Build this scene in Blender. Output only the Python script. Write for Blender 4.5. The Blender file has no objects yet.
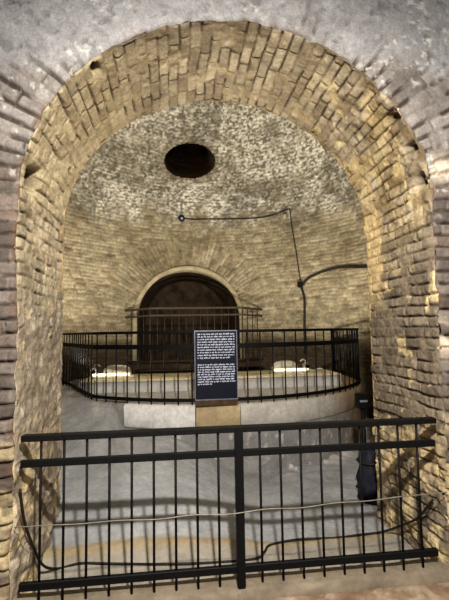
import bpy, bmesh, math, random
import numpy as np
from mathutils import Vector, Matrix
random.seed(7)
sc = bpy.context.scene
COL = sc.collection

# ---------------------------------------------------------------- helpers
def lin(r, g, b):
    f = lambda c: (c/255/12.92) if c/255 <= .04045 else ((c/255+.055)/1.055)**2.4
    return np.array([f(r), f(g), f(b)])

def h2(i, j, seed=0):
    i = np.asarray(i).astype(np.int64); j = np.asarray(j).astype(np.int64)
    n = (i*374761393 + j*668265263 + seed*2147483647 + 1013904223) & 0xffffffff
    n = ((n ^ (n >> 13))*1274126177) & 0xffffffff
    n = (n ^ (n >> 16)) & 0xffffffff
    return n/4294967295.0

def vn(x, y, seed=0):
    xi = np.floor(x); yi = np.floor(y); fx = x-xi; fy = y-yi
    fx = fx*fx*(3-2*fx); fy = fy*fy*(3-2*fy)
    a = h2(xi, yi, seed); b = h2(xi+1, yi, seed); c = h2(xi, yi+1, seed); d = h2(xi+1, yi+1, seed)
    return (a*(1-fx)+b*fx)*(1-fy)+(c*(1-fx)+d*fx)*fy

def fbm(x, y, seed=0, oct=4):
    s = 0; a = .5; t = 0
    for k in range(oct):
        s = s+a*vn(x*2**k+17.3*k, y*2**k-9.1*k, seed+k); t += a; a *= .5
    return s/t

def ss(a, b, x):
    t = np.clip((x-a)/(b-a), 0, 1); return t*t*(3-2*t)

def mix(a, b, t):
    t = np.asarray(t)[..., None]; return a*(1-t)+b*t

def bricks(u, v, bl, ch, seed, m=.010, wob=.012, soft=.012):
    """course pattern: joint mask, two random tones per brick, distances to the nearest joint and bed joint"""
    v = v+wob*(fbm(u*1.7, v*1.7, seed+11)-.5)*2+.006*(vn(u*9, v*9, seed+5)-.5)
    u = u+.012*(vn(u*7, v*9, seed+6)-.5)*2
    row = np.floor(v/ch); fv = v/ch-row
    off = h2(row, row*0+3, seed)*bl+np.where(row % 2 == 0, 0, bl*.5)
    bb = bl*(.85+.3*h2(row, row*0+8, seed+2))
    c = (u+off)/bb; col = np.floor(c); fu = c-col
    tone = h2(row, col, seed+20)
    mm = m*(.4+1.3*h2(row, col, seed+31))
    mm = mm*(.5+1.0*fbm(u*6, v*6, seed+40))
    de = np.minimum(np.minimum(fu, 1-fu)*bb, np.minimum(fv, 1-fv)*ch)
    return ss(mm*.5, mm*.5+soft, de), tone, h2(row, col, seed+77), de, np.minimum(fv, 1-fv)*ch

def obj(name, me, mat, parent=None):
    o = bpy.data.objects.new(name, me); COL.objects.link(o)
    if mat is not None: me.materials.append(mat)
    if parent is not None: o.parent = parent
    return o

def grid(name, P, C, mat, keep=None, kind='structure', smooth=True, parent=None):
    nu, nv = P.shape[:2]
    idx = np.arange(nu*nv).reshape(nu, nv)
    q = np.stack([idx[:-1, :-1], idx[1:, :-1], idx[1:, 1:], idx[:-1, 1:]], -1).reshape(-1, 4)
    if keep is not None:
        k = keep.reshape(-1); q = q[k[q].all(1)]
    used = np.zeros(nu*nv, bool); used[q.reshape(-1)] = True
    remap = np.cumsum(used)-1
    q = remap[q]; co = P.reshape(-1, 3)[used]; cc = C.reshape(-1, 3)[used]
    me = bpy.data.meshes.new(name)
    me.vertices.add(len(co)); me.vertices.foreach_set('co', co.astype(np.float32).ravel())
    me.loops.add(q.size); me.loops.foreach_set('vertex_index', q.astype(np.int32).ravel())
    me.polygons.add(len(q)); me.polygons.foreach_set('loop_start', np.arange(0, q.size, 4, dtype=np.int32))
    me.update(calc_edges=True)
    a = me.color_attributes.new('Col', 'FLOAT_COLOR', 'POINT')
    a.data.foreach_set('color', np.concatenate([cc, np.ones((len(cc), 1))], 1).astype(np.float32).ravel())
    if smooth: me.polygons.foreach_set('use_smooth', np.ones(len(q), bool))
    o = obj(name, me, mat, parent)
    if kind: o['kind'] = kind
    return o

class MB:
    def __init__(s): s.bm = bmesh.new()
    def box(s, c, d, rot=None, bev=0):
        M = Matrix.Translation(c) @ (rot.to_4x4() if rot else Matrix()) @ Matrix.Diagonal((*d, 1))
        r = bmesh.ops.create_cube(s.bm, size=1, matrix=M)
        if bev:
            es = list({e for v in r['verts'] for e in v.link_edges})
            bmesh.ops.bevel(s.bm, geom=es, offset=bev, segments=2, affect='EDGES', clamp_overlap=True)
        return s
    def tube(s, pts, r, n=8, cap=True, square=None):
        """swept tube; square=(w,h) sweeps a rectangle (w horizontal, h vertical)"""
        pts = [Vector(p) for p in pts]; rings = []
        for i, p in enumerate(pts):
            t = (pts[min(i+1, len(pts)-1)]-pts[max(i-1, 0)]).normalized()
            up = Vector((0, 0, 1)) if abs(t.z) < .95 else Vector((0, 1, 0))
            a = t.cross(up).normalized(); b = a.cross(t).normalized()
            if square:
                w, h = square[0]/2, square[1]/2
                if 0 < i < len(pts)-1:
                    t1 = (pts[i]-pts[i-1]).normalized(); cs = max(.3, t1.dot(t)); w /= cs
                c = min(w, h)*.25
                pr = [(w, h-c), (w-c, h), (-w+c, h), (-w, h-c), (-w, -h+c), (-w+c, -h), (w-c, -h), (w, -h+c)]
                rings.append([s.bm.verts.new(p+a*x+b*y) for x, y in pr])
            else:
                rr = r[i] if isinstance(r, (list, tuple)) else r
                rings.append([s.bm.verts.new(p+a*rr*math.cos(2*math.pi*k/n)+b*rr*math.sin(2*math.pi*k/n)) for k in range(n)])
        m = len(rings[0])
        for A, B in zip(rings, rings[1:]):
            for k in range(m): s.bm.faces.new((A[k], A[(k+1) % m], B[(k+1) % m], B[k]))
        if cap:
            s.bm.faces.new(rings[0][::-1]); s.bm.faces.new(rings[-1])
        return s
    def lathe(s, prof, M=Matrix(), n=20):
        rings = [[s.bm.verts.new(M @ Vector((r*math.cos(2*math.pi*k/n), r*math.sin(2*math.pi*k/n), z))) for k in range(n)] for r, z in prof]
        for A, B in zip(rings, rings[1:]):
            for k in range(n): s.bm.faces.new((A[k], A[(k+1) % n], B[(k+1) % n], B[k]))
        s.bm.faces.new(rings[0][::-1]); s.bm.faces.new(rings[-1]); return s
    def build(s, name, mat, parent=None, smooth=False):
        bmesh.ops.recalc_face_normals(s.bm, faces=s.bm.faces)
        me = bpy.data.meshes.new(name); s.bm.to_mesh(me); s.bm.free()
        if smooth:
            for p in me.polygons: p.use_smooth = True
        o = obj(name, me, mat)
        if parent is not None:
            o.parent = parent; o.matrix_parent_inverse = Matrix.Translation(-Vector(parent.location))
        return o

def thing(name, label, cat, loc=(0, 0, 0), group=None):
    o = bpy.data.objects.new(name, None); COL.objects.link(o); o.location = loc
    o.empty_display_size = .1
    return tag(o, label, cat, group)
def tag(o, label, cat, group=None):
    o['label'] = label; o['category'] = cat
    if group: o['group'] = group
    return o

# ---------------------------------------------------------------- materials
def nt(name):
    m = bpy.data.materials.new(name); m.use_nodes = True
    n = m.node_tree.nodes; return m, n, m.node_tree.links, n['Principled BSDF']
def masonry(name, scale=40, bump=.4, lo=.72, hi=1.22, dist=.006, rough=.92):
    m, n, l, p = nt(name)
    at = n.new('ShaderNodeAttribute'); at.attribute_name = 'Col'
    tc = n.new('ShaderNodeTexCoord'); outs = []
    for sc_, a, b in ((scale*.35, lo, hi), (scale*1.5, lo, hi)):
        no = n.new('ShaderNodeTexNoise'); no.inputs['Scale'].default_value = sc_; no.inputs['Detail'].default_value = 7; no.inputs['Roughness'].default_value = .7
        l.new(tc.outputs['Object'], no.inputs['Vector'])
        mr = n.new('ShaderNodeMapRange'); mr.inputs['From Min'].default_value = .3; mr.inputs['From Max'].default_value = .7
        mr.inputs['To Min'].default_value = a; mr.inputs['To Max'].default_value = b
        l.new(no.outputs['Fac'], mr.inputs['Value']); outs.append((no, mr))
    mu = n.new('ShaderNodeMath'); mu.operation = 'MULTIPLY'
    l.new(outs[0][1].outputs['Result'], mu.inputs[0]); l.new(outs[1][1].outputs['Result'], mu.inputs[1])
    mx = n.new('ShaderNodeVectorMath'); mx.operation = 'SCALE'
    l.new(at.outputs['Color'], mx.inputs[0]); l.new(mu.outputs['Value'], mx.inputs['Scale'])
    l.new(mx.outputs['Vector'], p.inputs['Base Color'])
    b1 = n.new('ShaderNodeBump'); b1.inputs['Strength'].default_value = bump; b1.inputs['Distance'].default_value = dist*3
    l.new(outs[0][0].outputs['Fac'], b1.inputs['Height'])
    b = n.new('ShaderNodeBump'); b.inputs['Strength'].default_value = bump; b.inputs['Distance'].default_value = dist
    l.new(outs[1][0].outputs['Fac'], b.inputs['Height']); l.new(b1.outputs['Normal'], b.inputs['Normal']); l.new(b.outputs['Normal'], p.inputs['Normal'])
    p.inputs['Roughness'].default_value = rough; p.inputs['Specular IOR Level'].default_value = .15
    return m
def plain(name, c, rough=.5, metal=0, noise=.15, scale=30, bump=.1, c2=None):
    m, n, l, p = nt(name)
    no = n.new('ShaderNodeTexNoise'); no.inputs['Scale'].default_value = scale; no.inputs['Detail'].default_value = 5
    tc = n.new('ShaderNodeTexCoord'); l.new(tc.outputs['Object'], no.inputs['Vector'])
    r = n.new('ShaderNodeValToRGB'); c = lin(*c); c2 = lin(*c2) if c2 else c*(1+noise*2)
    r.color_ramp.elements[0].position = .35; r.color_ramp.elements[1].position = .65
    r.color_ramp.elements[0].color = (*(c*(1-noise)), 1); r.color_ramp.elements[1].color = (*np.clip(c2, 0, 1), 1)
    l.new(no.outputs['Fac'], r.inputs['Fac']); l.new(r.outputs['Color'], p.inputs['Base Color'])
    b = n.new('ShaderNodeBump'); b.inputs['Strength'].default_value = bump; b.inputs['Distance'].default_value = .003
    l.new(no.outputs['Fac'], b.inputs['Height']); l.new(b.outputs['Normal'], p.inputs['Normal'])
    p.inputs['Roughness'].default_value = rough; p.inputs['Metallic'].default_value = metal
    p.inputs['Specular IOR Level'].default_value = .12
    return m
def emit(name, c, s):
    m, n, l, p = nt(name)
    p.inputs['Base Color'].default_value = (*lin(*c), 1)
    p.inputs['Emission Color'].default_value = (*lin(*c), 1); p.inputs['Emission Strength'].default_value = s
    return m

M_face = masonry('front_masonry', 45, .7, .74, 1.24)
M_soff = masonry('soffit_masonry', 40, .8, .68, 1.3)
M_cham = masonry('chamber_masonry', 20, .8, .64, 1.34, .012)
M_floor = masonry('floor_concrete', 16, .35, .8, 1.16, .008)
M_black = plain('black_paint', (5, 5, 5), .6, .0, .25, 60, .15)
M_handrail = plain('worn_black_paint', (9, 8, 7), .5, .0, .3, 40, .15)
M_brownmetal = plain('weathered_metal', (52, 45, 34), .6, .2, .3, 40)
M_wire = plain('galvanised_wire', (120, 112, 100), .5, .4)
M_cable = plain('black_cable', (28, 25, 21), .6)
M_navy = plain('navy_board', (13, 15, 28), .5, 0, .1, 20, .03)
M_text = plain('pale_lettering', (186, 192, 208), .6)
M_alu = plain('dull_aluminium', (110, 112, 120), .45, .3)
M_woodb = plain('dark_brown_wood', (62, 46, 30), .7, 0, .3, 14)
M_lampw = plain('white_enamel', (188, 182, 164), .5, 0, .05)
M_tube = emit('lamp_tube', (255, 240, 205), 2.2)
M_bundle = plain('blue_grey_sheet', (24, 25, 32), .6, 0, .4, 9, .6)
M_rock = plain('void_plaster', (58, 46, 34), .9, 0, .35, 4, .5)

# ---------------------------------------------------------------- arch profile (shared by face and soffit)
A_, B_, ZS, T = 1.36, 1.25, 2.55, .99
def profile(n):
    t = np.linspace(0, math.pi, 1200)
    px = np.concatenate([np.full(300, -A_), -A_*np.cos(t), np.full(300, A_)])
    pz = np.concatenate([np.linspace(-.1, ZS, 300, endpoint=False), ZS+B_*np.sin(t), np.linspace(ZS, -.1, 301)[1:]])
    d = np.concatenate([[0], np.cumsum(np.hypot(np.diff(px), np.diff(pz)))])
    s = np.linspace(0, d[-1], n)
    x = np.interp(s, d, px); z = np.interp(s, d, pz)
    tx = np.gradient(x); tz = np.gradient(z); L = np.hypot(tx, tz); tx /= L; tz /= L
    nx, nz = -tz, tx                      # outward (into the masonry)
    return s, x, z, nx, nz
NS = 1040
S, PX, PZ, NX, NZ = profile(NS)
STOT = S[-1]
edge = .012+.05*np.maximum(0, fbm(S*2.3, S*0+1.5, 90, 4)-.5)+.02*(vn(S*13, S*0, 93)-.5)
crumb = np.exp(-((S-(STOT-2.95))/.32)**2)
edge = edge+.05*crumb*vn(S*11, S*0, 95)
notch = np.exp(-((PX+1.36)/.14)**2-((PZ-2.74)/.075)**2)
edge = edge+.0*notch

# --- face
r = np.concatenate([np.linspace(0, 1.0, 112), np.linspace(1.03, 2.6, 40)])
SS, RR = np.meshgrid(S, r, indexing='ij')
X0, Z0 = PX[:, None], PZ[:, None]
e = edge[:, None]*np.exp(-RR/.05)
X = X0+NX[:, None]*(RR+e); Z = Z0+NZ[:, None]*(RR+e)
mk, tone, t2, de, bed = bricks(RR+.02*vn(SS*4, RR*4, 3), SS, .34, .086, 101, .012, .016, .010)
nlow = fbm(X*1.6, Z*1.6, 7); nmid = fbm(X*6, Z*6, 9); nfine = fbm(X*25, Z*25, 12); nrow = fbm(RR*5, SS*9, 14)
up = ss(3.0, 3.66, Z+.3*(nlow-.5)-.10*(X > 0)-.12*ss(.25, .0, RR)*ss(3.7, 3.5, Z))
plaster = ss(.38, .68, nlow*.45+up*.62+ss(.25, .7, RR)*ss(2.5, 3.1, Z)*.28-.16+.25*(nmid-.5))
open_ = np.clip(ss(.40, .56, nrow+.10*ss(3.2, 2.4, Z))+.7*ss(2.9, 2.6, Z)*ss(.3, .4, nrow), 0, 1)                 # where the bed joints have lost their mortar
crack = np.maximum((1-ss(.0045+.003*ss(2.6, 2.9, Z), .014+.003*ss(2.6, 2.9, Z), bed+.006*(nfine-.5)))*np.clip(open_+.5*ss(2.6, 2.9, Z)*ss(.35, .5, nrow), 0, 1), (1-ss(.003, .010, de+.006*(nfine-.5)))*open_*ss(2.6, 2.9, Z)*(X < 0))*(1-plaster)
joint = (1-mk)*(1-plaster)
missing = ((t2 > .95) & (Z < 2.9)).astype(float)
rub = ss(1.35, .8, Z)                      # eroded lower jambs
dy = .008*joint+.022*crack+.014*(tone-.5)*(1-plaster)+.022*(nmid-.5)+.014*(nfine-.5)+.02*missing*mk*(1-plaster)
dy = dy+rub*.06*(fbm(X*7, Z*9, 33, 3)-.5)
dy = dy+.035*np.exp(-RR/.012)*np.clip(nmid*1.4, 0, 1)
Y = dy+.012*ss(.66, .74, fbm(X*17, Z*17, 18))*plaster
blob = lambda x, z, w: np.exp(-((X-x)/w)**2-((Z-z)/w)**2)
cb = mix(lin(76, 67, 61), lin(116, 105, 96), tone)
cb = mix(cb, lin(110, 90, 78), ss(.86, .95, t2)*.5)
cb = mix(cb, mix(lin(112, 104, 97), lin(158, 150, 142), tone), ss(2.5, 3.1, Z))
cp = mix(lin(138, 135, 133), lin(174, 171, 169), nmid)
c = mix(cb, lin(120, 110, 98), joint*.5)
c = mix(c, c*.74, ss(.5, .66, fbm(X*14, Z*14, 15))*.6)
c = mix(c, cp, plaster*.92)
scr = ss(.50, .68, fbm(X*7+Z*5*np.sign(X), Z*20-X*14*np.sign(X), 16))*plaster
pit = ss(.66, .74, fbm(X*17, Z*17, 18))*plaster
c = mix(c, c*.80, scr*.7)
c = mix(c, c*.55, pit*.7)
c = mix(c, c*1.15, ss(.5, .7, fbm(X*4+8, Z*4, 13))*plaster*.6)
c = mix(c, lin(54, 44, 36), crack*.85)
fl = ss(.62, .72, fbm(X*26+3, Z*26, 51))*ss(.42, .6, fbm(X*3, Z*3, 52))
c = mix(c, lin(216, 210, 198), fl*.7*ss(2.2, 3, Z))
c = mix(c, lin(206, 186, 140), rub*ss(.44, .62, fbm(X*5, Z*7, 61))*.6)
c = mix(c, lin(60, 48, 36), rub*ss(.60, .68, fbm(X*7, Z*9, 33, 3))*.6)
c = mix(c, lin(226, 205, 176), np.clip(blob(1.42, 1.62, .09)+blob(1.45, 2.82, .08)*.9+blob(1.22, 3.03, .05)*.7, 0, 1)*ss(.3, .5, nmid))
c = mix(c, lin(104, 74, 52), np.exp(-RR/.025)*ss(.50, .65, fbm(SS*5, RR*5, 71))*.7)
grid('wall_front', np.stack([X, Y, Z], -1), c, M_face)

# --- soffit / passage
q = np.linspace(0, T, 112)
SS, QQ = np.meshgrid(S, q, indexing='ij')
Xs, Zs = PX[:, None]+0*QQ, PZ[:, None]+0*QQ
mk, tone, t2, de, bed = bricks(QQ+.01, SS, .255, .080, 205, .009, .022, .008)
side = np.where(SS < STOT/2, -1, 1)
nlow = fbm(SS*1.3, QQ*1.6, 17); nmid = fbm(SS*6, QQ*6, 19); nfine = fbm(SS*24, QQ*24, 22); nrow = fbm(SS*7, QQ*5, 24)
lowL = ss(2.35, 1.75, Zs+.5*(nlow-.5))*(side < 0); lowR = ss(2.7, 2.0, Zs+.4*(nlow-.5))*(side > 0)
plas = np.clip(lowL*ss(.25, .45, nmid+.1), 0, 1)
rub = ss(1.25, .6, Zs+.3*(nmid-.5))
open_ = ss(.44, .58, nrow+.06*lowR)
crack = (1-ss(.003, .010, de+.008*(nfine-.5)))*open_*(1-plas)
joint = (1-mk)*(1-plas)
rough_up = ss(2.1, 2.9, Zs)*(side > 0)*ss(3.78, 3.4, Zs)
dr = .006*joint+.016*crack+.016*(tone-.5)*(1-plas)+.026*(nmid-.5)+.018*(nfine-.5)
dr = dr+(rub*.05+lowR*.016)*(fbm(SS*8, QQ*7, 23, 4)-.5)+plas*.022*(fbm(SS*17, QQ*17, 26, 3)-.5)+.018*(t2 > .95)*mk*(1-plas)
dr = dr+rough_up*.07*(fbm(SS*10, QQ*8, 27, 4)-.5)
hole = np.exp(-((SS-2.83-.3*(QQ-.2))/.075)**4-((QQ-.20)/.10)**4)
for hx, hz, hw, hq in ((1.12, 3.19, .05, .07), (1.345, 2.76, .045, .05), (1.25, 2.98, .04, .06), (-.93, 3.47, .03, .05)):
    hole = np.maximum(hole, np.exp(-(np.hypot(Xs-hx, Zs-hz)/hw)**4-((QQ-.10)/hq)**4))
dr = dr+.13*hole
fade = ss(0, .012, QQ)
dr = dr*fade+edge[:, None]*np.exp(-QQ/.035)
P = np.stack([Xs+NX[:, None]*dr, QQ+.0+.035*np.exp(-QQ/.012)*.6, Zs+NZ[:, None]*dr], -1)
cb = mix(lin(142, 128, 104), lin(191, 176, 146), tone)
cb = mix(cb, lin(204, 190, 158), ss(.86, .95, t2)*.7)
cj = mix(lin(132, 112, 82), lin(188, 166, 124), ss(.35, .65, nmid))
c = mix(cb, cj, joint*.8)
c = mix(c, c*.60, ss(.50, .70, fbm(SS*11, QQ*11, 46))*.6)
c = mix(c, c*1.22, ss(.56, .70, fbm(SS*13+5, QQ*13, 45))*.6)
c = mix(c, lin(112, 97, 74), ss(.50, .68, nlow)*.42)
c = mix(c, mix(lin(172, 154, 116), lin(196, 178, 138), tone), ss(2.4, 2.8, Zs)*ss(3.72, 3.45, Zs)*(side < 0)*.5)
c = mix(c, mix(lin(184, 156, 100), lin(204, 180, 126), tone), rough_up*ss(.46, .56, nmid)*.55)
c = mix(c, lin(92, 74, 52), rough_up*ss(.54, .66, fbm(SS*5, QQ*5, 39))*.6)
c = mix(c, lin(100, 85, 64), ss(.20, .02, QQ)*ss(.30, .55, nmid)*ss(1.6, 3.0, Zs)*.8)  # shadow line of the plaster overhang painted along the front lip
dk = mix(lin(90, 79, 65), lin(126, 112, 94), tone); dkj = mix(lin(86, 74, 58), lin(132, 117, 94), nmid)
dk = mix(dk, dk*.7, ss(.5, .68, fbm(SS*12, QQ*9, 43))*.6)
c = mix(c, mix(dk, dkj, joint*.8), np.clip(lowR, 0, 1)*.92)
cpl = mix(mix(lin(110, 98, 82), lin(150, 136, 116), nmid), lin(186, 172, 148), ss(.58, .7, fbm(SS*9, QQ*9, 42))*.7)
c = mix(c, cpl, np.clip(lowL, 0, 1)*.9)
c = mix(c, lin(203, 180, 134), rub*ss(.47, .62, fbm(SS*6, QQ*6, 44))*.75)
c = mix(c, lin(70, 57, 42), rub*ss(.57, .66, fbm(SS*8, QQ*7, 23, 4))*.6)
c = mix(c, lin(56, 44, 32), crack*.85)
pale = ss(.66, .8, QQ)*(side > 0)*ss(1.8, 2.1, Zs)*ss(3.0, 2.6, Zs)
c = mix(c, lin(206, 180, 128), pale*.8)
spots = ss(.66, .76, fbm(SS*8, QQ*8, 63))*np.clip(lowR+lowL*.5, 0, 1)
c = mix(c, lin(208, 186, 138), spots*.7)
c = mix(c, lin(40, 32, 24), np.clip(hole*1.3, 0, 1)*.85)
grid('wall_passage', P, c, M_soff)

# --- rear side of the arch wall
r = np.concatenate([np.linspace(0, .3, 8), np.linspace(.4, 4.2, 20)])
s2 = np.linspace(0, NS-1, 150).astype(int)
Xb = PX[s2, None]+NX[s2, None]*r[None]; Zb = PZ[s2, None]+NZ[s2, None]*r[None]
mk, tone, t2, de, bed = bricks(Xb, Zb, .24, .08, 300)
grid('wall_inner', np.stack([Xb, T+.0*Xb, Zb], -1), mix(lin(130, 106, 74), lin(165, 138, 98), tone), M_soff)

# ---------------------------------------------------------------- chamber wall + dome
XC, YC, RC, ZW, HD = .2, 3.7, 3.35, 3.3, 3.3
ACX, ACR, ACZ = -.09, 1.21, 1.99           # arched recess in the rear wall
th = np.concatenate([np.linspace(-math.pi*.83, -1.30, 60, endpoint=False), np.linspace(-1.30, 1.30, 470), np.linspace(1.30, math.pi*.83, 61)[1:]])
a_end = 1.5
vlen = [np.linspace(0, .8, 12, endpoint=False), np.linspace(.8, ZW, 140, endpoint=False)]
zz = np.concatenate(vlen); aa = np.concatenate([np.linspace(0, 1.15, 190, endpoint=False), np.linspace(1.15, 1.57, 30)])
rad = np.concatenate([np.full(len(zz), RC), RC*np.cos(aa)]); hei = np.concatenate([zz, ZW+HD*np.sin(aa)])
vv = np.concatenate([zz, ZW+aa*RC])
nr = np.concatenate([np.ones(len(zz)), np.cos(aa)]); nz = np.concatenate([np.zeros(len(zz)), np.sin(aa)])
TH, VV = np.meshgrid(th, vv, indexing='ij'); RD = rad[None]+0*TH; HE = hei[None]+0*TH
Xw = XC+RD*np.sin(TH); Yw = YC+RD*np.cos(TH)
U = TH*(RC*.35+.65*np.maximum(RD, .8))
mk, tone, t2, de, bed = bricks(U, VV, .235, .074, 400, .012, .016, .016)
# fan of voussoirs round the recess arch
ax = Xw-ACX; az = HE-ACZ; ar = np.hypot(ax, az); an = np.arctan2(ax, az)
fan = ((ar < 1.92+.12*(h2(np.floor(an*24), an*0, 9)-.5)) & (az > .1) & (Yw > YC)).astype(float)
mkf, tonef, t2f, def_, bedf = bricks(ar, an*1.62, .31, .082, 430, .018, .006, .016)
mk = np.where(fan > 0, mkf, mk); tone = np.where(fan > 0, tonef, tone); t2 = np.where(fan > 0, t2f, t2)
joint = 1-mk
nlow = fbm(U*.9, VV*.9, 47); nmid = fbm(U*3.2, VV*3.2, 49); nf = fbm(U*9, VV*9, 53)
dd = .013*joint+.012*(tone-.5)+.03*(nmid-.5)+.014*(nf-.5)
wash = ss(4.0, 4.75, VV+1.1*(nmid-.5))
dd = dd+wash*.03*(fbm(U*6, VV*8, 57, 3)-.5)
cb = mix(lin(116, 107, 86), lin(160, 149, 123), tone)
cb = mix(cb, lin(98, 80, 58), ss(.85, .93, t2)*.8)
cj = mix(lin(102, 91, 70), lin(150, 137, 108), nmid)
c = mix(cb, cj, joint*.9)
c = mix(c, lin(104, 91, 68), ss(.46, .66, nlow)*.55)
c = mix(c, c*.62, ss(.52, .68, fbm(U*7, VV*12, 59))*.65)
c = mix(c, c*1.28, ss(.56, .70, fbm(U*8+9, VV*14, 60))*.6)
cw = mix(lin(108, 102, 88), lin(212, 206, 190), ss(.34, .66, .75*fbm(U*19, VV*32, 58, 3)+.25*nf))
c = mix(c, cw*(.72+.28*mk[..., None]), wash*(.55+.4*ss(.3, .5, nmid)))
soot = np.clip(ss(.52, .68, fbm(U*1.1+4, VV*1.3, 66)+.22*ss(.25, .85, np.abs(TH+.05))*ss(6.2, 5.0, VV))*ss(3.5, 4.2, VV), 0, 1)
c = mix(c, lin(78, 71, 58), soot*.58*(.5+ss(.4, .6, fbm(U*9, VV*13, 67))*.6))
foot_band = ss(1.62, 1.42, HE+.16*(nmid-.5))     # darker, browner foot of the wall
c = mix(c, lin(62, 50, 36), foot_band*.85)
# oval opening in the dome
HC = np.array([-.07, 6.23, 5.446])
tv = np.array([0, -.66, .75])
hu = (Xw-HC[0])/.545; hv = ((Yw-HC[1])*tv[1]+(HE-HC[2])*tv[2])/.375
hr = np.sqrt(hu**2+hv**2)+.05*(nf-.5)
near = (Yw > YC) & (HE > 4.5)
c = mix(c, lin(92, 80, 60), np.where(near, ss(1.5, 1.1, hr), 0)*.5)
inarch = (Yw > YC) & (np.abs(ax) < ACR+.02) & ((az < 0) | (ar < ACR+.02))
keep = (Yw > T+.03) & ~(near & (hr < 1)) & ~inarch
NRx = nr[None]*np.sin(TH); NRy = nr[None]*np.cos(TH); NRz = nz[None]+0*TH
Pw = np.stack([Xw+NRx*dd, Yw+NRy*dd, HE+NRz*dd], -1)
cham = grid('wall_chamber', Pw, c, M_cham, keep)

def on_wall(x, z, off=0.0):
    """point on the rear half of the chamber wall or dome, off metres in front of it"""
    rr = RC if z < ZW else RC*math.sqrt(max(0, 1-((z-ZW)/HD)**2))
    y = YC+math.sqrt(rr*rr-(x-XC)**2)
    n = Vector((x-XC, y-YC, 0 if z < ZW else (z-ZW)*(RC/HD)**2)).normalized()
    return Vector((x, y, z))-n*off

# shaft behind the oval opening
m = MB(); nvec = Vector((HC[0]-XC, HC[1]-YC, HC[2]-ZW)).normalized(); tvv = Vector(tv).normalized(); xv = tvv.cross(nvec).normalized()
rings = []
for k, (d, sc_) in enumerate([(-.02, 1.03), (.10, 1.0), (.5, .98), (1.4, .97)]):
    rings.append([m.bm.verts.new(Vector(HC)+nvec*d+xv*(.56*sc_*math.cos(t))+tvv*(.39*sc_*math.sin(t))) for t in np.linspace(0, 2*math.pi, 48, endpoint=False)])
for a, b in zip(rings, rings[1:]):
    for k in range(48): m.bm.faces.new((a[k], a[(k+1) % 48], b[(k+1) % 48], b[k]))
m.bm.faces.new(rings[-1])
m.build('wall_shaft', M_rock, smooth=True)['kind'] = 'structure'

# recess: vault, rear wall and pale plaster rim
m = MB(); pts = [(-ACR, .6)]+[(-ACR*math.cos(t), ACZ+ACR*math.sin(t)) for t in np.linspace(0, math.pi, 40)]+[(ACR, .6)]
ra = [m.bm.verts.new(on_wall(ACX+x, z, .0)) for x, z in pts]; rb = [m.bm.verts.new((ACX+x*.97, 9.4, z-.02)) for x, z in pts]
for k in range(len(pts)-1): m.bm.faces.new((ra[k], ra[k+1], rb[k+1], rb[k]))
m.build('wall_recess', M_rock, smooth=True)['kind'] = 'structure'
m = MB(); m.box((ACX, 9.45, 2.0), (3, .1, 3.2)); m.build('wall_back', M_rock)['kind'] = 'structure'
m = MB(); rows = []
outl = [(-1, 1.0-1.6)]+[None]*0
def rim_pts(rr): return [(-rr, .85)]+[(-rr*math.cos(t), ACZ+rr*math.sin(t)) for t in np.linspace(0, math.pi, 48)]+[(rr, .85)]
for rr, off in [(1.155, -.30), (1.16, .03), (1.18, .045), (1.24, .045), (1.26, .03), (1.26, -.05)]:
    rows.append([m.bm.verts.new(on_wall(ACX+x, z, off)) for x, z in rim_pts(rr)])
for a, b in zip(rows, rows[1:]):
    for k in range(len(a)-1): m.bm.faces.new((a[k], a[k+1], b[k+1], b[k]))
M_rim = plain('pale_plaster', (146, 135, 108), .9, 0, .15, 8, .4)
m.build('trim_1', M_rim, smooth=True)['kind'] = 'structure'

# ---------------------------------------------------------------- floors
def floor_h(X, Y):
    w = ss(.5, -.6, X)
    h = w*.50*(1-np.exp(-np.maximum(Y-.5, 0)/.75))
    d = np.hypot(X-.2, Y-5.0)-2.6
    h = np.maximum(h, ss(-.80, -1.25, X)*np.clip(.81-.44*np.maximum(d, 0), 0, 1))
    return h
xg = np.linspace(-3.3, 3.7, 330); yg = np.linspace(.1, 6.4, 330)
X, Y = np.meshgrid(xg, yg, indexing='ij')
nm = fbm(X*3, Y*3, 81); nf = fbm(X*11, Y*11, 83); nl = fbm(X*.9, Y*.9, 85)
yl = .69+.03*X+.05*(fbm(X*2, X*0, 87)-.5)
ridge = np.exp(-((Y-yl)/.05)**2)
H = floor_h(X, Y)+.03*(nm-.5)+.012*(nf-.5)+.02*ridge+.02*ss(.05, -.05, Y-yl)
rubb = np.exp(-((np.hypot(X-.2, Y-5.0)-2.6)/.16)**2)*ss(.55, .7, fbm(X*8, Y*8, 88))*ss(.3, .8, X)
H = H+.05*rubb
c = mix(lin(136, 136, 135), lin(163, 162, 159), nm)
c = mix(c, lin(116, 115, 114), ss(.5, .7, nl)*.5)
c = mix(c, c*.8, ss(.52, .68, fbm(X*5, Y*5, 84))*.5)
c = mix(c, mix(lin(126, 119, 107), lin(150, 142, 128), nm), ss(.03, -.03, Y-yl))
c = mix(c, lin(142, 118, 72), ridge*.7)
c = mix(c, lin(190, 184, 172), np.clip(rubb*1.4, 0, 1)*.8)
stre = ss(.5, .75, fbm(X*9+Y*2, Y*1.2-X*1.0, 86))*ss(-.6, -1.1, X)*ss(1.8, 2.4, Y)
c = mix(c, lin(176, 172, 162), stre*.7)
grid('floor', np.stack([X, Y, H], -1), c, M_floor)

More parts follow.
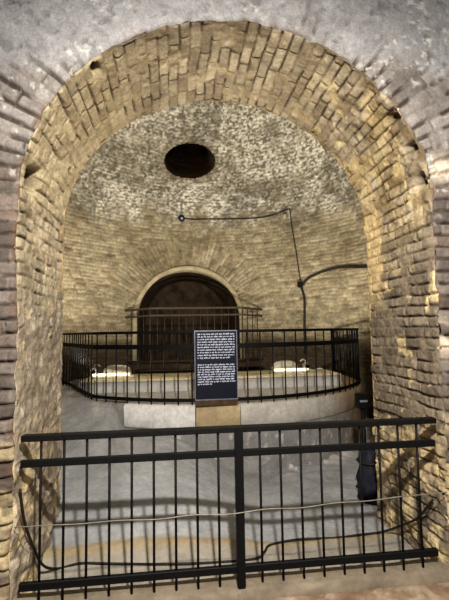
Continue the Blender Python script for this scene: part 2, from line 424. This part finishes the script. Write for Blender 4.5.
xg = np.linspace(-3, 3.2, 280); yg = np.linspace(-3.6, .06, 150)
X, Y = np.meshgrid(xg, yg, indexing='ij')
nm = fbm(X*4, Y*4, 91); nf = fbm(X*16, Y*16, 92)
H = .068+.02*(nm-.5)+.012*(nf-.5)
c = mix(lin(104, 76, 58), lin(142, 118, 94), ss(.3, .7, nm)); c = mix(c, lin(168, 150, 126), ss(.52, .68, nf)*.6); c = mix(c, c*.65, ss(.5, .66, fbm(X*24, Y*24, 94))*.6)
grid('floor_front', np.stack([X, Y, H], -1), c, M_floor)

# stone sill the gate stands on
xg = np.linspace(-1.40, 1.40, 300); pf = [(-.03, .0), (-.035, .07), (-.025, .115), (.0, .13), (.08, .135), (.135, .125), (.15, .1), (.155, -.02)]
X = np.repeat(xg[:, None], len(pf), 1); Y = np.array([p[0] for p in pf])[None]+0*X; Z = np.array([p[1] for p in pf])[None]+0*X
Y = Y+.014*(fbm(X*5, Z*9, 96)-.5)*(Z > .01); Z = Z+.014*(fbm(X*6, Y*9, 97)-.5)*(Z > .05)
grid('trim_2', np.stack([X, Y, Z], -1), mix(lin(88, 77, 63), lin(130, 117, 98), fbm(X*5, Z*20+Y*9, 98)), M_floor)

# ---------------------------------------------------------------- round platform
RX, RY, RR_ = .22, 5.0, 2.62
def ring(t, r=RR_): return RX+r*math.sin(t), RY-r*math.cos(t)      # t = 0 faces the gate
ta = np.linspace(-math.pi*.5, math.pi*.5, 420)
def arc_wall(name, prof, t0, t1, n, colf, mat=M_floor, rot=0):
    t = np.linspace(t0, t1, n); P_, Z_ = np.array([p[0] for p in prof]), np.array([p[1] for p in prof])
    Tt, PP = np.meshgrid(t, P_, indexing='ij'); ZZ = Z_[None]+0*Tt
    n1 = fbm(Tt*8, ZZ*4+PP*3, 110); n2 = fbm(Tt*34, ZZ*13+PP*9, 111)
    r_ = PP+.03*(n1-.5)+.014*(n2-.5)
    X = RX+r_*np.sin(Tt); Y = RY-r_*np.cos(Tt)
    return grid(name, np.stack([X, Y, ZZ+.008*(n1-.5)], -1), colf(Tt, ZZ, n1, n2), mat)
def drumcol(t, z, n1, n2):
    c = mix(lin(112, 109, 106), lin(146, 142, 136), n1)
    c = mix(c, lin(192, 187, 176), ss(.62, .74, n2)*ss(.3, .1, np.abs(z-.30))*.6)
    c = mix(c, lin(126, 98, 62), ss(.55, .95, t+.25*(n1-.5))*.75)
    return c
arc_wall('wall_platform', [(RR_-.03, z) for z in np.linspace(-.05, .56, 34)], -math.pi*.5, math.pi*.5, 420, drumcol)
kp = [(RR_-.07, .53), (RR_-.01, .535), (RR_+.012, .56), (RR_+.012, .66), (RR_+.012, .78), (RR_-.01, .815), (RR_-.05, .82), (RR_-.28, .82)]
def kc(a, b, brown_side=0):
    def f(t, z, n1, n2):
        c = mix(lin(*a), lin(*b), n1); c = mix(c, c*.72, ss(.6, .75, n2)*.5)
        if brown_side: c = mix(c, lin(128, 100, 66), ss(.45, .8, t+.2*(n1-.5))*.8)  # kerb turns browner towards its right end
        return c
    return f
arc_wall('trim_3', kp, -.505, -.156, 90, kc((196, 192, 186), (222, 219, 212)))
arc_wall('trim_4', kp, -.152, .050, 60, kc((150, 131, 98), (174, 154, 118)))
arc_wall('trim_5', [(p-.02, z) for p, z in kp], .054, math.pi*.5, 220, kc((160, 154, 144), (190, 184, 172), 1))
arc_wall('trim_6', [(RR_-.05, .56), (RR_-.03, .72), (RR_-.05, .80), (RR_-.28, .82)], -math.pi*.5, -.509, 120, kc((116, 110, 102), (140, 134, 124)))
# platform top
rr = np.concatenate([np.linspace(0, RR_-.2, 40)])
tt = np.linspace(-math.pi*.5, math.pi*.5, 160)
Tt, Rr = np.meshgrid(tt, rr, indexing='ij'); X = RX+Rr*np.sin(Tt); Y = RY-Rr*np.cos(Tt)
n1 = fbm(X*4, Y*4, 120)
ctop = mix(lin(160, 156, 148), lin(196, 192, 184), n1)
grid('floor_platform', np.stack([X, Y, .81+.012*(n1-.5)], -1), ctop, M_floor)
xg = np.linspace(RX-RR_+.02, RX+RR_-.02, 120); yg = np.linspace(RY-.02, 7.4, 40)
X, Y = np.meshgrid(xg, yg, indexing='ij'); n1 = fbm(X*4, Y*4, 121)
grid('floor_platform_rear', np.stack([X, Y, .81+.012*(n1-.5)], -1), mix(lin(150, 146, 138), lin(186, 182, 174), n1), M_floor)
# raised plinth across the platform, carrying the floodlights
xs = np.linspace(-1.82, 2.2, 200); prof = [(3.78, .80), (3.77, .88), (3.775, .965), (3.74, .972), (3.735, .995), (3.76, 1.003), (4.0, 1.004), (4.3, 1.004), (4.62, 1.0), (4.64, .8)]
X = np.repeat(xs[:, None], len(prof), 1); Y = np.array([p[0] for p in prof])[None]+0*X; Z = np.array([p[1] for p in prof])[None]+0*X
Y = Y+.05*((X-.1)/2)**2+.012*(fbm(X*6, Z*9, 130)-.5)
n1 = fbm(X*5, Y*5+Z*5, 131)
c = mix(lin(168, 164, 158), lin(198, 194, 186), n1)
c = mix(c, mix(lin(186, 174, 140), lin(214, 202, 168), n1), (Z > .97).astype(float))
grid('trim_7', np.stack([X, Y, Z], -1), c, M_floor)
m = MB()
for xe in (-1.82, 2.2): m.box((xe, 4.25, .89), (.06, .84, .21), bev=.01)
m.build('trim_8', M_rim)['kind'] = 'structure'

# ---------------------------------------------------------------- front gate railing
GY = .03
gate = thing('gate_railing', 'black iron barrier railing across the front of the big brick archway', 'railing', (0, GY, .1))
MB().tube([(-1.33, GY, 1.075), (1.31, GY, 1.075)], 0, square=(.06, .036)).build('handrail', M_handrail, gate)
MB().tube([(-1.335, GY, .925), (1.305, GY, .925)], 0, square=(.03, .042)).build('middle_rail', M_black, gate)
MB().tube([(-1.33, GY, .225), (1.285, GY, .225)], 0, square=(.03, .045)).build('bottom_rail', M_black, gate)
MB().box((-.023, GY-.012, .575), (.052, .052, .99), bev=.005).build('post', M_black, gate)
for k in range(19):
    if k == 9: continue
    x = -1.221+k*.1335
    MB().tube([(x, GY, 1.07), (x, GY, .128)], .0080, 10).build('baluster', M_black, gate, True)
# thin wire strung across the barrier
pts = [(-1.35+2.70*t, GY-.045, .582+.037*t-.02*math.sin(math.pi*t)+.006*math.sin(t*37)*math.sin(math.pi*t)) for t in np.linspace(0, 1, 60)]
tag(MB().tube(pts, .0032, 6).build('wire', M_wire, None, True), 'thin slack wire strung from jamb to jamb across the front barrier bars', 'wire')

# ---------------------------------------------------------------- round platform railing
ringr = thing('platform_railing', 'curved black iron railing round the raised platform behind the text panel', 'railing', (RX, RY-RR_, .82))
rl = RR_-.035
arc = [ring(t, rl) for t in np.linspace(-.72, math.pi*.5, 80)]
arc = [(-2.68, 5.8), (-2.52, 5.2), (-2.08, 4.4), (-1.70, 3.5)]+arc+[(arc[-1][0], 5.35), (arc[-1][0], 5.6)]
for nm_, z, sq in [('handrail', 1.70, (.045, .036)), ('middle_rail', 1.52, (.024, .058)), ('bottom_rail', .875, (.03, .042))]:
    MB().tube([(x, y, z) for x, y in arc], 0, square=sq).build(nm_, M_black, ringr)
cum = [0]
for a, b in zip(arc, arc[1:]): cum.append(cum[-1]+math.hypot(b[0]-a[0], b[1]-a[1]))
nb = int(cum[-1]/.168)
for k in range(1, nb):
    d = cum[-1]*k/nb
    x = float(np.interp(d, cum, [p[0] for p in arc])); y = float(np.interp(d, cum, [p[1] for p in arc]))
    MB().tube([(x, y, 1.695), (x, y, .822)], .0092, 8).build('baluster', M_black, ringr, True)
for x, y in [arc[0], arc[-1]]:
    MB().box((x, y, 1.25), (.045, .045, .9), bev=.004).build('post', M_black, ringr)

# ---------------------------------------------------------------- balcony railing before the recess
m = MB(); m.box((ACX+.13, 6.62, .99), (2.9, .95, .1), bev=.02); m.build('floor_balcony', M_rock)['kind'] = 'structure'
bal = thing('balcony_railing', 'low brown metal balcony railing in front of the dark arched recess', 'railing', (.04, 6.2, 1.04))
def bp(z): return [(-1.50, 6.60, z-.02), (-.94, 6.2, z), (1.02, 6.2, z), (1.56, 6.72, z-.02)]
for nm_, z, sq in [('handrail', 2.21, (.05, .045)), ('middle_rail', 2.06, (.035, .04)), ('bottom_rail', 1.10, (.03, .04))]:
    MB().tube(bp(z), 0, square=sq).build(nm_, M_brownmetal, bal)
for k in range(14):
    x = -.94+1.96*k/13
    MB().tube([(x, 6.2, 2.2), (x, 6.2, 1.045)], .014 if k in (0, 13) else .010, 8).build('baluster', M_brownmetal, bal, True)
for x0, y0, x1, y1 in [(-.94, 6.2, -1.50, 6.60), (1.02, 6.2, 1.56, 6.72)]:
    for k in (1, 2, 3):
        x = x0+(x1-x0)*k/4; y = y0+(y1-y0)*k/4
        MB().tube([(x, y, 2.19), (x, y, 1.045)], .010, 8).build('baluster', M_brownmetal, bal, True)

# ---------------------------------------------------------------- text panel
SX0, SX1, SZ0, SZ1, SY = -.19, .325, .885, 1.712, 2.355
pan = thing('text_panel', 'dark navy panel of small white text hung on the curved railing', 'sign', ((SX0+SX1)/2, SY, SZ0))
board = MB().box(((SX0+SX1)/2, SY+.012, (SZ0+SZ1)/2), (SX1-SX0, .022, SZ1-SZ0), bev=.003).build('board', M_navy, pan)
m = MB(); cx, cz = (SX0+SX1)/2, (SZ0+SZ1)/2
m.box((cx, SY+.003, SZ1-.006), (SX1-SX0, .012, .012)); m.box((cx, SY+.003, SZ0+.006), (SX1-SX0, .012, .012))
for xx in (SX0+.004, SX1-.004): m.box((xx, SY+.003, cz), (.008, .011, SZ1-SZ0-.024))
m.build('frame', M_alu, pan)
MB().box((cx, SY+.01, SZ0-.035), (SX1-SX0-.01, .03, .066), bev=.004).build('batten', M_woodb, pan)
def para(ztop, n, pitch, last):
    m = MB()
    for i in range(n):
        x = SX0+.035; end = SX1-.03 if i < n-1 else SX0+.035+last
        while x < end:
            L = random.randint(2, 8)
            for k in range(L):
                w = random.choice((.0055, .007, .008)); hgt = random.choice((.012, .012, .017))
                if x+w > end: break
                m.box((x+w/2, SY-.0005, ztop-i*pitch-.01+(hgt-.012)*random.choice((-.5, .5))), (w, .003, hgt)); x += w+.0022
            x += .010
    return m
para(SZ1-.035, 10, .0315, .40).build('lettering', M_text, board)
para(SZ1-.40, 9, .0285, .17).build('lettering', M_text, board)

# ---------------------------------------------------------------- floodlights
def floodlight(x, y, z, mirror, label, cord):
    o = thing('floodlight', label, 'lamp', (x, y, z), 'floodlights on the platform')
    s = -1 if mirror else 1
    rx = Matrix.Translation((x, y, z))
    # long rounded shade lying on its side (half barrel), open to the front below
    m = MB(); rings = []
    for k, (lx, f) in enumerate([(-.02, .0), (-.01, .55), (.03, .85), (.10, 1), (.26, 1), (.33, .93), (.38, .75), (.41, .4), (.42, .0)]):
        rings.append([m.bm.verts.new((x+s*lx, y+.03+.10*f*math.cos(t), z+.045+.155*f*math.sin(t))) for t in np.linspace(-.25, math.pi+.1, 14)])
    for a, b in zip(rings, rings[1:]):
        for k in range(13): m.bm.faces.new((a[k], a[k+1], b[k+1], b[k]))
    bmesh.ops.remove_doubles(m.bm, verts=m.bm.verts, dist=.0005)
    m.build('shade', M_lampw, o, True)
    MB().box((x+s*.16, y-.02, z+.022), (.62, .11, .036), bev=.01).build('base', M_lampw, o)
    MB().tube([(x-s*.16, y-.085, z+.062), (x+s*.40, y-.085, z+.062)], .02, 10).build('tube', M_tube, o, True)
    h = MB().box((x-s*.15, y-.01, z+.10), (.085, .12, .13), bev=.02).build('head', M_lampw, o)
    MB().lathe([(.034, 0), (.034, .02), (.018, .028)], Matrix.Translation((x-s*.15, y-.07, z+.105)) @ Matrix.Rotation(math.pi/2, 4, 'X')).build('knob', M_black, h, True)
    MB().tube([(x-s*.15, y, z+.15), (x-s*.15, y, z+.20), (x-s*.10, y, z+.215), (x-s*.06, y, z+.19)], .012, 8).build('handle', M_lampw, h, True)
    MB().tube([(x+a, y+b, z+c_) for a, b, c_ in cord], .011, 7).build('cord', M_cable if not mirror else M_lampw, o, True)
    return o
floodlight(-1.52, 4.05, 1.004, False, 'white lit floodlight lying left of the text panel', [(-.17, .0, .06), (-.28, -.05, .02), (-.36, .02, .012), (-.44, .0, .012)])
floodlight(1.56, 4.05, 1.004, True, 'white floodlight lying right of the text panel, head turned right', [(.17, .0, .07), (.25, -.02, .03), (.33, .05, .015), (.36, .05, .05), (.42, .02, .06), (.47, .0, .012)])

# ---------------------------------------------------------------- cables on the chamber wall
def smooth(pts, n=6):
    out = []; p = [Vector(q) for q in pts]
    for i in range(len(p)-1):
        a, b, c_, d = p[max(i-1, 0)], p[i], p[i+1], p[min(i+2, len(p)-1)]
        for k in range(n):
            t = k/n; out.append(.5*((2*b)+(c_-a)*t+(2*a-5*b+4*c_-d)*t*t+(3*b-a-3*c_+d)*t**3))
    return out+[p[-1]]
W = lambda L, off: smooth([on_wall(x, z, off) for x, z in L])
tag(MB().tube(W([(-.20, 4.335), (.05, 4.32), (.29, 4.335), (.87, 4.325), (1.5, 4.305), (1.86, 4.34), (2.07, 4.40), (2.15, 4.36), (2.20, 4.06), (2.29, 3.5), (2.335, 3.04), (2.36, 2.80)], .02), .012, 7).build('cable', M_cable, None, True),
    'thin black cable running right from the small spotlight then down the wall', 'cable')
tag(MB().tube(W([(2.37, 2.66), (2.41, 2.50), (2.425, 2.36), (2.42, 2.1), (2.41, 1.75), (2.41, 1.2)], .03), .026, 8).build('cable', M_cable, None, True),
    'black cable dropping straight down from the junction box behind the railing', 'cable')
tag(MB().tube(W([(2.40, 2.70), (2.47, 2.80), (2.56, 2.87), (2.77, 2.955), (2.99, 2.985), (3.12, 2.965), (3.25, 2.92), (3.38, 2.90)], .03), .028, 8).build('cable', M_cable, None, True),
    'thick black cable curving up and right from the junction box', 'cable')
def facing(p):
    n = (Vector((XC, YC, p.z))-p).normalized(); return n.to_track_quat('-Y', 'Z').to_matrix()
p = on_wall(2.365, 2.71, .05); jb = thing('junction_box', 'small black junction box where three wall cables meet', 'junction box', p); R_ = facing(p)
MB().box(p, (.12, .08, .13), R_, .015).build('box', M_cable, jb)
MB().box(p+R_ @ Vector((0, -.045, 0)), (.10, .015, .11), R_, .005).build('lid', M_black, jb)
p = on_wall(2.06, 4.27, .03); jb = thing('cable_clip', 'small pale cable clip just below the corner of the thin cable', 'clip', p); R_ = facing(p)
MB().box(p, (.075, .05, .12), R_, .01).build('body', M_rim, jb)
MB().tube([p+R_ @ Vector((-.03, -.03, .03)), p+R_ @ Vector((0, -.05, .05)), p+R_ @ Vector((.03, -.03, .03))], .008).build('hook', M_cable, jb, True)
p = on_wall(-.27, 4.34, .07); sp = thing('spotlight', 'small black spotlight on the wall below the oval opening', 'lamp', p); R_ = facing(p)
MB().lathe([(.045, -.08), (.07, -.05), (.075, .06), (.06, .065)], Matrix.Translation(p) @ R_.to_4x4() @ Matrix.Rotation(math.pi/2+.35, 4, 'X')).build('housing', M_black, sp, True)
MB().lathe([(.030, 0), (.030, .006)], Matrix.Translation(p) @ R_.to_4x4() @ Matrix.Rotation(math.pi/2+.35, 4, 'X') @ Matrix.Translation((0, 0, .062))).build('lens', M_alu, sp)
MB().tube([p, p+R_ @ Vector((.03, .09, .02))], .018).build('bracket', M_cable, sp, True)

gz = lambda x, y: float(floor_h(np.array(x), np.array(y)))+.028
tag(MB().tube(smooth([(-1.345, .05, .77), (-1.34, .12, .56), (-1.335, .27, .34), (-1.315, .42, .14), *[(x, y, gz(x, y)) for x, y in ((-1.25, .535), (-1.1, .555), (-.9, .54), (-.5, .51), (-.1, .49), (.16, .50), (.24, .57), (.31, .66))],
    (.55, .72, .03), (.85, .70, .03), (1.08, .72, .03), (1.22, .72, .035), (1.29, .66, .08), (1.315, .48, .2), (1.32, .29, .33), (1.33, .12, .52)]), .009, 8).build('cable', M_cable, None, True),
    'dark cable lying across the passage floor and up both jambs', 'cable')
# dark bundle and cable box beside the passage, right of the drum
bun = thing('bundle', 'dark blue-grey wrapped bundle standing on the floor right of the drum', 'bundle', (1.50, 1.42, 0))
prof = [(.10, -.01), (.125, .03), (.115, .12), (.13, .22), (.105, .33), (.115, .42), (.08, .50), (.04, .545)]
m = MB(); rings = []
for r_, z in prof:
    rings.append([m.bm.verts.new((1.51+r_*(1+.16*math.sin(5*t+z*9))*math.cos(t), 1.42+r_*(1+.16*math.cos(4*t+z*7))*math.sin(t), z)) for t in np.linspace(0, 2*math.pi, 22, endpoint=False)])
for a, b in zip(rings, rings[1:]):
    for k in range(22): m.bm.faces.new((a[k], a[(k+1) % 22], b[(k+1) % 22], b[k]))
m.bm.faces.new(rings[-1]); m.bm.faces.new(rings[0][::-1]); m.build('wrapping', M_bundle, bun, True)
MB().tube([(1.51+.125*math.cos(t), 1.42+.125*math.sin(t), .385) for t in np.linspace(0, 2*math.pi, 20)], .012, 6).build('tie', M_cable, bun, True)
bx = thing('cable_box', 'black box on a pole above the dark bundle at the passage edge', 'box', (1.53, 1.68, 0))
MB().box((1.575, 1.72, .925), (.10, .12, .16), bev=.012).build('box', M_black, bx)
MB().box((1.575, 1.657, .93), (.08, .012, .02)).build('clasp', M_alu, bx)
MB().tube([(1.59, 1.72, -.01), (1.59, 1.72, .85)], .025, 8).build('pole', M_black, bx, True)
MB().box((1.59, 1.72, .0), (.16, .16, .03), bev=.005).build('foot', M_black, bx)

# ---------------------------------------------------------------- camera
F = 415.; yaw = math.radians(6.8); pit = math.atan(32/415.); rol = .0165
fw = Vector((math.sin(yaw)*math.cos(pit), math.cos(yaw)*math.cos(pit), math.sin(pit)))
r0 = Vector((math.cos(yaw), -math.sin(yaw), 0)); u0 = r0.cross(fw)
Rv = r0*math.cos(rol)-u0*math.sin(rol); Uv = r0*math.sin(rol)+u0*math.cos(rol)
cd = bpy.data.cameras.new('camera'); cam = bpy.data.objects.new('camera', cd); COL.objects.link(cam)
cd.sensor_fit = 'VERTICAL'; cd.sensor_height = 36; cd.lens = F/600*36; cd.clip_start = .05
cam.matrix_world = Matrix(((Rv.x, Uv.x, -fw.x, -.415), (Rv.y, Uv.y, -fw.y, -2.64), (Rv.z, Uv.z, -fw.z, 1.69), (0, 0, 0, 1)))
sc.camera = cam

# ---------------------------------------------------------------- lights
def light(name, kind, loc, power, col, **kw):
    d = bpy.data.lights.new(name, kind); d.energy = power; d.color = col
    for k, v in kw.items(): setattr(d, k, v)
    o = bpy.data.objects.new(name, d); COL.objects.link(o); o.location = loc; return o
lamp = light('front_room_lamp', 'SPOT', (-.2, -2.5, 3.08), 1260, (1, .96, .91), shadow_soft_size=.05, spot_size=math.radians(140), spot_blend=1)
lamp.rotation_euler = (Vector((.15, 1.6, .2))-lamp.location).to_track_quat('-Z', 'Y').to_euler()
for nm_, x in (('floodlight_beam_left', -1.37), ('floodlight_beam_right', 1.41)):
    o = light(nm_, 'AREA', (x, 4.08, 1.24), 172, (1, .925, .79), shape='RECTANGLE', size=.5, size_y=.08)
    o.rotation_euler = (math.radians(180), 0, 0)
light('floor_fill', 'POINT', (.2, 1.7, 4.45), 50, (1, .95, .86), shadow_soft_size=.12)  # unseen fill light added above the arch to brighten the floor
w = bpy.data.worlds.new('world'); sc.world = w; w.use_nodes = True
w.node_tree.nodes['Background'].inputs[0].default_value = (1, .98, .95, 1)
w.node_tree.nodes['Background'].inputs[1].default_value = .20
vs = sc.view_settings; vs.view_transform = 'Standard'; vs.look = 'None'; vs.gamma = 1; vs.use_curve_mapping = False; vs.exposure = 0
